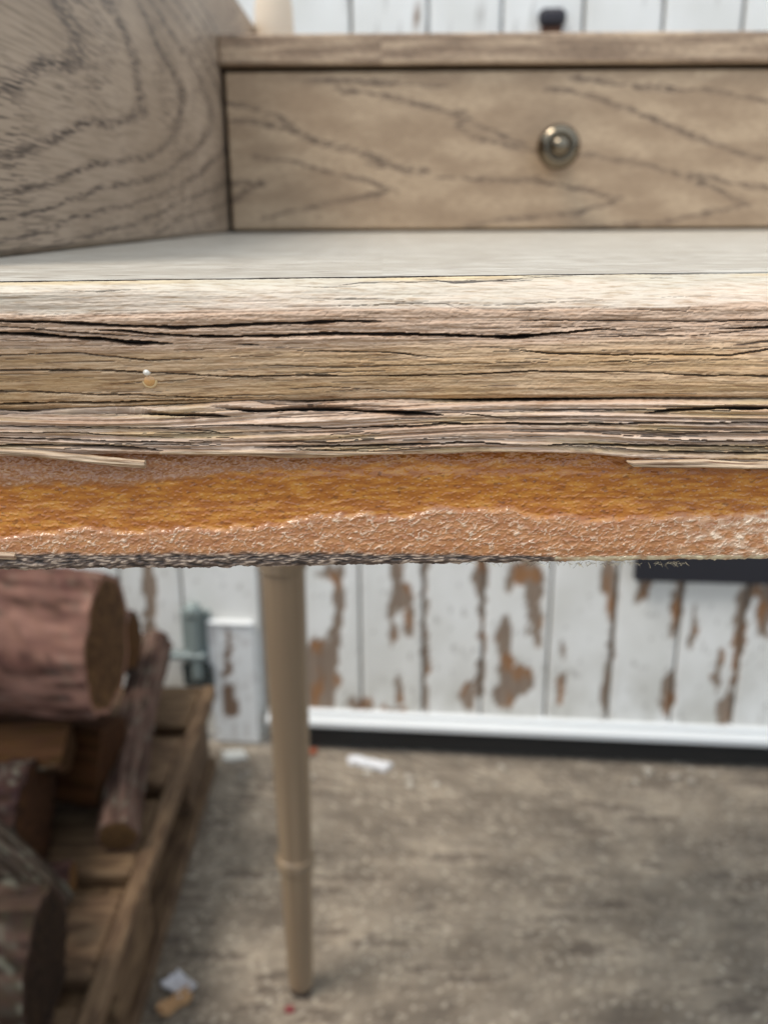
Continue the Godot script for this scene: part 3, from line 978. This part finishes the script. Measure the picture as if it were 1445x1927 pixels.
	var ridge := lin(232, 206, 178)
	var fray := lin(100, 84, 74)
	var cream := lin(220, 205, 170)
	var CC := PackedColorArray()
	CC.resize(c_.nr * c_.nc)
	var us := PackedFloat32Array()
	var up_ := PackedFloat32Array()
	var lo_ := PackedFloat32Array()
	var he_ := PackedFloat32Array()
	for k in c_.nc:
		var u := 722.5 + xs[k] * F / 0.168
		us.append(u); up_.append(along(upper, u)); lo_.append(along(lower, u)); he_.append(along(hemline, u))
	for r in c_.nr:
		var q := TOP - c_.y[r]
		for k in c_.nc:
			var x := xs[k]
			var i := r * c_.nc + k
			var v := c_.v[r] - 0.006 * (us[k] - 722.5)
			var j := 8.0 * nf.get_noise_2d(x * 160.0, q * 160.0)
			var in_top := smoothstep(6.0, -6.0, v + j - up_[k])
			var in_low := smoothstep(-6.0, 6.0, v + j - lo_[k])
			var in_hem := smoothstep(-5.0, 5.0, v + j * 0.5 - he_[k])
			var pebble := nb.get_noise_2d(x * 900.0, q * 1500.0)
			var lump := nf.get_noise_2d(x * 240.0, q * 420.0)
			var h := 0.000008 * pebble + 0.00002 * lump + 0.00012 * smoothstep(0.5, 0.8, nb.get_noise_2d(x * 520.0 + 40.0, q * 900.0))
			var silk := nf.get_noise_2d(x * 110.0 + q * 90.0, q * 620.0)
			var col := amber.lerp(amber2, clampf(0.45 + silk * 1.2 + pebble * 0.2, 0, 1))
			col = col.lerp(lin(208, 150, 68), smoothstep(0.3, 0.6, -silk + pebble * 0.3) * 0.5)
			col = col.lerp(lin(84, 44, 20), smoothstep(0.50, 0.66, nf.get_noise_2d(x * 260.0 + 90.0, q * 460.0)) * 0.5)
			if in_top > 0.0:
				col = col.lerp(lin(158, 108, 72).lerp(ridge, smoothstep(0.3, 0.7, pebble) * 0.22), in_top * (0.8 - 0.5 * smoothstep(500.0, 900.0, us[k])))
				h += in_top * (0.0003 + 0.00025 * lump + 0.00006 * pebble)
			if in_low > 0.0:
				# crazing: little lips that lean up to the right
				var e := cell.get_noise_2d((x * 0.88 - q * 0.47) * 330.0 + 0.5 * lump, (x * 0.47 + q * 0.88) * 1000.0 + 0.8 * nf.get_noise_2d(x * 260.0, q * 260.0))
				var lip2 := 1.0 - smoothstep(-1.0, -0.86, e)
				h += in_low * (0.00045 + 0.00014 * lip2 * (0.7 + 0.6 * lump) + 0.000015 * lump)
				var white := smoothstep(1200.0, 1400.0, us[k]) * clampf(0.5 + lump * 1.5, 0, 1) * 0.45
				col = col.lerp(glaze.lerp(lin(162, 106, 64), clampf(0.5 + silk, 0, 1)).lerp(ridge, clampf(lip2 * (0.5 + 0.8 * lump) + white, 0, 1)), in_low)
			if in_hem > 0.0:
				var s1 := 0.6 * nb.get_noise_2d(x * 420.0 + q * 600.0, q * 2300.0) + 0.7 * nf.get_noise_2d(x * 170.0, q * 700.0)
				col = col.lerp(fray.lerp(lin(170, 150, 132), smoothstep(0.15, 0.6, s1)).lerp(lin(52, 43, 39), smoothstep(0.1, 0.6, -s1)), in_hem)
				h += in_hem * 0.00018 * s1
			if us[k] > 1040.0 and v > 1046.0:
				col = col.lerp(cream, smoothstep(1046.0, 1054.0, v + j * 0.4) * clampf(0.75 + lump, 0, 1))
			c_.H[i] = h
			CC[i] = col
			pick[i] = 2 if in_hem > 0.5 else (1 if in_low > 0.5 else 0)
	var P3 := PackedVector3Array()
	P3.resize(c_.nr * c_.nc)
	for r in c_.nr:
		for k in c_.nc:
			var i := r * c_.nc + k
			var rag := smoothstep(0.0490, 0.0508, TOP - c_.y[r]) * (0.0002 * nf.get_noise_2d(xs[k] * 130.0, 8.0) + 0.0011 * smoothstep(100.0, 1445.0, us[k]) - 0.0002)
			P3[i] = Vector3(xs[k], c_.y[r] + c_.ny[r] * c_.H[i] + rag, c_.z[r] + c_.nz[r] * c_.H[i])
	obj("amber_core", grid_mesh(P3, CC, c_.nr, c_.nc, pick, 0), M.amber, desk).set_meta("label", "amber core band laid bare below the fibres")
	obj("crazed_varnish", grid_mesh(P3, CC, c_.nr, c_.nc, pick, 1), M.crackle, desk).set_meta("label", "glossy strip of crazed brown varnish")
	obj("frayed_hem", grid_mesh(P3, CC, c_.nr, c_.nc, pick, 2), M.fuzz, desk).set_meta("label", "dark frayed bottom edge")
	# ---- loose splinters
	splinter([[-60, 846, 9], [60, 853, 11], [140, 860, 14], [210, 868, 15], [268, 873, 15], [276, 873, 14]], 0.1531, 0.0007, false, true)
	splinter([[1178, 868, 3], [1190, 872, 11], [1240, 872, 15], [1320, 872, 15], [1400, 876, 15], [1500, 876, 16]], 0.1532, 0.0007, true, false)
	splinter([[-60, 1046, 12], [0, 1046, 14], [24, 1047, 15], [31, 1047, 14]], 0.1545, 0.0006, false, true)
	splinter([[300, 852, 5], [340, 850, 8], [480, 851, 8], [640, 853, 6], [760, 852, 4]], 0.1534, 0.0004, true, true)
	# ---- hardened bead of glue on the face
	var bead := Buf.new()
	var bp := on_depth(282, 716, 0.1544)
	var turn := Transform3D(Basis(Vector3.RIGHT, PI / 2), bp)
	lathe(bead, [Vector2(0.0014, -0.0002), Vector2(0.0013, 0.00002), Vector2(0.0012, 0.00012), Vector2(0.0010, 0.00010)], 24, lin(206, 176, 128), turn)
	lathe(bead, [Vector2(0.0010, 0.00010), Vector2(0.0008, 0.00028), Vector2(0.0004, 0.00042), Vector2(0, 0.00045)], 24, lin(196, 146, 88), turn)
	lathe(bead, [Vector2(0.0007, 0), Vector2(0.00065, 0.0004), Vector2(0.0004, 0.0008), Vector2(0, 0.0010)], 18, lin(232, 226, 214), Transform3D(turn.basis, bp + Vector3(-0.0003, 0.0015, 0)))
	obj("glue_bead", bead.mesh(), M.drop, desk)
	# ---- hair-fine fibres hanging from the bottom edge
	var hairs := Buf.new()
	for k in 150:
		var u := rng.randf_range(880, 1290) if k % 3 else rng.randf_range(1020, 1200)
		var p := on_depth(u, 1057, 0.1565) + Vector3(0, -0.0001, rng.randf_range(-0.0006, 0.0008))
		var d := Vector3(rng.randf_range(-1.4, 1.4), rng.randf_range(-0.9, 0.1), rng.randf_range(-0.3, 0.6)).normalized()
		var bend := Vector3(rng.randf_range(-1, 1), rng.randf_range(-1, 0.5), 0) * 0.5
		var l := rng.randf_range(0.0004, 0.0013)
		var col := lin(60, 50, 44).lerp(cream, rng.randf())
		var q := p
		for j in 4:
			var e := q + (d + bend * j * 0.33).normalized() * l / 4.0
			var sd := Vector3(-(e - q).y, (e - q).x, 0).normalized() * 0.00003
			var sz := Vector3(0, 0, 0.00003)
			for w: Array in [[sd, sz], [sz, -sd], [-sd, -sz], [-sz, sd]]:
				hairs.tri(q + w[0], e + w[0], q + w[1], col)
				hairs.tri(e + w[0], e + w[1], q + w[1], col)
			q = e
	tag(obj("hair_fibres", hairs.mesh(), M.fuzz, desk), "", "", "", "stuff")


# a torn strip of wood: pixel centre line with its height, lying before the face
func splinter(pts: Array, d: float, thick: float, point0: bool, point1: bool) -> void:
	var nseg := 24
	var n := 220
	var P := PackedVector3Array()
	var C := PackedColorArray()
	var u0: float = pts[0][0]
	var u1: float = pts[-1][0]
	for s in nseg + 1:
		var a := -TAU * s / nseg + PI / 2
		for k in n + 1:
			var u := lerpf(u0, u1, float(k) / n)
			var mid := 0.0
			var hh := 0.0
			for j in pts.size() - 1:
				if u >= pts[j][0] - 0.001 and u <= pts[j + 1][0] + 0.001:
					var f: float = (u - pts[j][0]) / (pts[j + 1][0] - pts[j][0])
					mid = lerpf(pts[j][1], pts[j + 1][1], f)
					hh = lerpf(pts[j][2], pts[j + 1][2], f)
			var ce := on_depth(u, mid, d + thick)
			var h := hh * 0.000046
			var x := ce.x
			var rough := 1.0 + 0.25 * nf.get_noise_2d(x * 60.0, cos(a) * 2.0 + pts[0][1]) + 0.22 * nb.get_noise_2d(x * 40.0, s * 0.9)
			var ends := 1.0
			if k == 0 or k == n: ends = 0.02
			var q := Vector2(cos(a), sin(a))
			q = q / maxf(absf(q.x), absf(q.y)) * 0.35 + q * 0.65
			P.append(ce + Vector3(0, q.y * h * rough, q.x * thick * rough) * ends)
			var g := nf.get_noise_2d(x * 40.0, s * 0.55 + pts[0][1])
			C.append(lin(208, 184, 156).lerp(lin(128, 100, 78), clampf(0.3 + g * 1.9, 0, 1)))
	obj("splinter", grid_mesh(P, C, nseg + 1, n + 1), M.edge, desk)


# ---------------------------------------------------------------- pallet and firewood
func build_pallet() -> void:
	var x1 := -0.243
	var w := 0.8
	var z0 := -1.128
	var z1 := -0.33
	var pal := thing("wooden_pallet", "weathered wooden pallet beside the desk, stacked with logs", "pallet")
	var tone := func() -> Color:
		var k := rng.randf()
		return lin(114, 93, 72).lerp(lin(140, 116, 90), k)
	var z := z0
	var widths := [0.10, 0.10, 0.12, 0.10, 0.12, 0.10]
	var gap := 0.030
	for k in 6:
		obj("deck_board", box_mesh(Vector3(x1 - w, 0.118, z), Vector3(x1 - 0.012, 0.136, z + widths[k]), 0.003, 0, tone.call()), M.pallet, pal)
		z += widths[k] + gap
	for xx: Array in [[x1 - 0.085, x1], [x1 - 0.45, x1 - 0.35], [x1 - w, x1 - w + 0.1]]:
		obj("stringer", box_mesh(Vector3(xx[0], 0.100, z0), Vector3(xx[1], 0.1175, z1), 0.003, 2, tone.call()), M.pallet, pal)
		obj("bottom_board", box_mesh(Vector3(xx[0], 0.001, z0), Vector3(xx[1], 0.022, z1), 0.003, 2, tone.call()), M.pallet, pal)
		for zz in [z0 + 0.005, (z0 + z1) / 2.0 - 0.06, z1 - 0.14]:
			obj("block", box_mesh(Vector3(xx[0] + 0.004, 0.0222, zz), Vector3(xx[1] - 0.008, 0.0998, zz + 0.13), 0.003, 2, tone.call()), M.pallet, pal)
	# the edge board that closes the deck along the right side
	obj("edge_board", box_mesh(Vector3(x1 - 0.0115, 0.118, z0), Vector3(x1 + 0.006, 0.138, z1), 0.003, 2, tone.call()), M.pallet, pal)


func firewood(label: String, p: Vector3, q: Vector3, r0: float, r1: float, bark: Color, bark2: Color, wood: Color, seed_: float, rough: float, cuts := []) -> void:
	var o := thing("log", label, "log", Vector3(p.x, minf(p.y - r0, q.y - r1), p.z))
	var ax := (q - p).normalized()
	var sd := ax.cross(Vector3.UP).normalized()
	var up := sd.cross(ax)
	var n := 80
	var seg := 64
	var P := PackedVector3Array()
	var C := PackedColorArray()
	for s in seg + 1:
		var a := TAU * s / seg
		for k in n + 1:
			var f := float(k) / n
			var ca := cos(a)
			var sa := sin(a)
			var l := f * p.distance_to(q)
			var nn := nf.get_noise_3d(ca * 1.1 + seed_, sa * 1.1, l * 4.0)
			var pl := nf.get_noise_3d(ca * 5.0 + seed_, sa * 5.0, l * 16.0)
			var strip := nb.get_noise_3d(ca * 9.0 + seed_, sa * 9.0, l * 7.0)
			var r := lerpf(r0, r1, f) * (1.0 + 0.13 * nn + rough * pl + rough * 0.5 * strip)
			var split := false
			for cu in cuts:
				var cc := cos(a - cu[0])
				if cc > 0.05 and cu[1] * r0 / cc < r:
					r = cu[1] * r0 / cc * (1.0 + 0.03 * strip)
					split = true
			var mid := p.lerp(q, f) + (sd * na.get_noise_2d(l * 3.0, seed_) + up * na.get_noise_2d(l * 3.0, seed_ + 8.0)) * r0 * 0.18
			P.append(mid + (sd * ca + up * sa) * r - o.position)
			var c := (bark * 0.72).lerp(bark2 * 0.66, clampf(0.5 + 1.1 * nf.get_noise_3d(ca * 2.5 + seed_, sa * 2.5, l * 8.0) + 0.5 * strip, 0, 1))
			c = c.lerp(lin(30, 22, 18), smoothstep(0.1, 0.5, -pl) * 0.7)
			c = c.lerp(lin(120, 120, 106), smoothstep(0.26, 0.5, nf.get_noise_3d(ca * 5.0, sa * 5.0 + seed_, l * 30.0)) * (0.5 if rough > 0.06 else 0.2))
			if split: c = wood.lerp(wood * 0.5, clampf(0.4 + strip + 0.7 * nf.get_noise_3d(ca * 14.0, sa * 14.0, l * 6.0), 0, 1))
			C.append(c)
	obj("bark", grid_mesh(P, C, seg + 1, n + 1), M.bark, o)
	for e in 2:
		var b := Buf.new()
		var k := 0 if e == 0 else n
		var ce: Vector3 = (p if e == 0 else q) - o.position
		var out := -ax if e == 0 else ax
		var rings := 14
		for s in seg:
			for j in rings:
				var pt := func(ss: int, jj: int) -> Vector3:
					var f := float(jj) / rings
					return ce.lerp(P[ss * (n + 1) + k], f * 0.985) + out * (0.0016 - 0.0018 * f * f)
				var cl := func(jj: int) -> Color:
					var t := nf.get_noise_2d(s * 0.22 + seed_, jj * 0.8)
					var ray_ := smoothstep(0.25, 0.5, na.get_noise_2d(s * 0.9 + seed_, jj * 0.12))
					var c := wood.lerp(wood * 0.5, clampf(0.35 + 1.2 * t + 0.5 * (jj % 2) + ray_, 0, 1))
					return c if jj < rings - 1 else bark * 0.7
				var a0: Vector3 = pt.call(s, j)
				var a1: Vector3 = pt.call(s, j + 1)
				var b0: Vector3 = pt.call(s + 1, j)
				var b1: Vector3 = pt.call(s + 1, j + 1)
				if e == 1:
					b.tri(a0, b1, a1, cl.call(j)); b.tri(a0, b0, b1, cl.call(j))
				else:
					b.tri(a0, a1, b1, cl.call(j)); b.tri(a0, b1, b0, cl.call(j))
		obj("end_face", b.mesh(), M.bark, o)


func build_logs() -> void:
	var red := lin(168, 126, 110)
	var red2 := lin(98, 68, 60)
	var dark := lin(66, 48, 44)
	var dark2 := lin(46, 32, 32)
	var grey := lin(84, 66, 56)
	var grey2 := lin(50, 42, 34)
	var tan_ := lin(98, 68, 42)
	firewood("thick log with pinkish-brown bark lying on top of the woodpile", Vector3(-0.80, 0.352, -0.86), Vector3(-0.290, 0.345, -0.855), 0.082, 0.076, red, red2, lin(106, 78, 52), 3.0, 0.05)
	firewood("dark red-barked log below the thick pinkish log", Vector3(-0.80, 0.208, -0.74), Vector3(-0.345, 0.204, -0.765), 0.068, 0.060, dark, dark2, lin(78, 52, 34), 17.0, 0.12)
	firewood("mossy grey log in the near corner of the woodpile", Vector3(-0.72, 0.204, -0.56), Vector3(-0.272, 0.192, -0.580), 0.064, 0.056, grey, grey2, lin(58, 44, 34), 29.0, 0.13)
	firewood("thin pole with a sawn near end on the pallet deck", Vector3(-0.274, 0.158, -0.775), Vector3(-0.318, 0.205, -1.12), 0.021, 0.025, lin(128, 102, 90), lin(84, 64, 56), lin(104, 78, 50), 41.0, 0.07)
	firewood("amber split log wedged behind the dark red log", Vector3(-0.70, 0.214, -0.90), Vector3(-0.300, 0.196, -0.86), 0.060, 0.054, lin(84, 58, 36), lin(52, 36, 26), lin(72, 46, 27), 53.0, 0.06, [[0.35, 0.45], [1.9, 0.55]])
	firewood("dark knotty log at the back behind the thick pinkish log", Vector3(-0.80, 0.255, -1.04), Vector3(-0.312, 0.264, -1.02), 0.050, 0.036, dark, lin(92, 72, 64), tan_, 61.0, 0.16)
	firewood("short grey stick pointing down between the near logs", Vector3(-0.365, 0.245, -0.668), Vector3(-0.292, 0.172, -0.655), 0.024, 0.015, lin(96, 84, 74), grey2, lin(206, 180, 142), 71.0, 0.10)
	firewood("splintered brown split piece under the thick pinkish log", Vector3(-0.60, 0.262, -0.80), Vector3(-0.322, 0.246, -0.800), 0.034, 0.026, lin(92, 66, 46), lin(54, 38, 30), lin(74, 50, 32), 83.0, 0.14, [[0.9, 0.4], [2.8, 0.5]])
	firewood("dark branch stub lying across the pallet boards", Vector3(-0.46, 0.158, -0.70), Vector3(-0.300, 0.160, -0.715), 0.022, 0.017, dark, dark2, lin(116, 84, 52), 97.0, 0.18)


# ---------------------------------------------------------------- small things
func chip(called: String, label: String, category: String, u: float, v: float, size: Vector3, turn: float, col: Color, curl: float, group := "") -> void:
	var p := on_height(u, v, 0.0)
	var nx := 8
	var nz := 6
	var P := PackedVector3Array()
	var C := PackedColorArray()
	var sd := u * 0.13 + v
	for side in 2:
		for r in nz + 1:
			for k in nx + 1:
				var fx := k / float(nx) - 0.5
				var fz := r / float(nz) - 0.5
				var j := 1.0 + 0.35 * nf.get_noise_2d(fx * 3.0 + sd, fz * 3.0)
				var y := size.y * 0.5 + curl * size.x * (fx * fx + 0.4 * fz * fz) + size.y * 0.5 * nf.get_noise_2d(fx * 4.0, sd + fz * 4.0)
				P.append(Vector3(fx * size.x * j, y + (size.y * 0.5 if side == 0 else -size.y * 0.45), fz * size.z * j))
				C.append(col.lerp(col * 0.8, clampf(0.4 + nf.get_noise_2d(fx * 6.0 + sd, fz * 6.0), 0, 1)))
	var nc := nx + 1
	var nr := nz + 1
	var b := Buf.new()
	var put := func(a: int, bb: int, d: int) -> void: b.tri(P[a], P[bb], P[d], C[a])
	var off := nc * nr
	for r in nz:
		for k in nx:
			var a := r * nc + k
			put.call(a, a + 1, a + nc); put.call(a + 1, a + nc + 1, a + nc)
			put.call(off + a, off + a + nc, off + a + 1); put.call(off + a + 1, off + a + nc, off + a + nc + 1)
	for k in nx:
		put.call(k, off + k, k + 1); put.call(off + k, off + k + 1, k + 1)
		var e := nz * nc + k
		put.call(e, e + 1, off + e); put.call(off + e, e + 1, off + e + 1)
	for r in nz:
		var e := r * nc
		put.call(e, e + nc, off + e); put.call(off + e, e + nc, off + e + nc)
		var g := r * nc + nx
		put.call(g, off + g, g + nc); put.call(off + g, off + g + nc, g + nc)
	var o := obj(called, b.mesh(), M.plain, self, Vector3(p.x, 0.0006, p.z))
	o.rotation.y = turn
	tag(o, label, category, group)


func build_bits() -> void:
	# a pale turned pot on the shelf, cut by the upper border of the photograph
	var pot := Buf.new()
	var y := on_depth(722, 62, 0.616).y + 0.0003
	lathe(pot, [Vector2(0, 0), Vector2(0.0125, 0), Vector2(0.0140, 0.002), Vector2(0.0152, 0.010), Vector2(0.0156, 0.03), Vector2(0.0150, 0.048), Vector2(0.0128, 0.064), Vector2(0.0105, 0.072), Vector2(0.0112, 0.080), Vector2(0.0120, 0.082), Vector2(0.0108, 0.0825), Vector2(0.0095, 0.076), Vector2(0, 0.072)], 36, Color.WHITE)
	tag(obj("wooden_pot", pot.mesh(), M.pale, self, Vector3(-0.0845, y, -0.80)), "pale rounded wooden pot on the desk's shelf beside the tall side board", "pot")
	chip("paint_chip", "long white paint chip lying on the concrete in front of the door", "paint chip", 692, 1441, Vector3(0.066, 0.006, 0.016), -0.35, lin(226, 226, 228), 0.03)
	chip("paint_chip", "curled white paint chip beside the pallet's near end", "paint chip", 338, 1858, Vector3(0.030, 0.003, 0.021), -0.7, lin(206, 204, 208), 0.35)
	chip("wood_chip", "orange-brown bark chip touching the curled white paint chip", "wood chip", 330, 1893, Vector3(0.034, 0.005, 0.014), 0.75, lin(184, 144, 102), 0.3)
	chip("red_scrap", "tiny red scrap on the concrete near the desk leg's foot", "scrap", 545, 1902, Vector3(0.008, 0.002, 0.007), 0.2, lin(138, 58, 62), 0.1)
	chip("brick_chip", "small orange brick crumb on the concrete right of the desk leg", "crumb", 588, 1418, Vector3(0.013, 0.005, 0.010), 0.4, lin(176, 98, 66), 0.1)
	chip("paint_chip", "broad white paint chip on the concrete below the low board stub", "paint chip", 440, 1424, Vector3(0.032, 0.003, 0.026), 0.3, lin(204, 204, 198), 0.08)
	for k in 46:
		var u := rng.randf_range(420, 1500)
		var v := rng.randf_range(1436, 1482) if k < 30 else rng.randf_range(1490, 1920)
		var s := rng.randf_range(0.004, 0.013) if k < 30 else rng.randf_range(0.002, 0.005)
		var col := lin(204, 196, 182).lerp(lin(128, 112, 96), rng.randf() * 0.8)
		var by := "small pale flake lying along the foot of the plank door" if k < 30 else "tiny grit speck on the open concrete around the desk leg"
		chip("grit_flake" if k < 30 else "grit_speck", by, "flake" if k < 30 else "speck", u, v, Vector3(s, s * 0.3, s * 0.8), rng.randf() * TAU, col, 0.1, "pale flakes along the door's foot" if k < 30 else "grit specks on the open concrete")
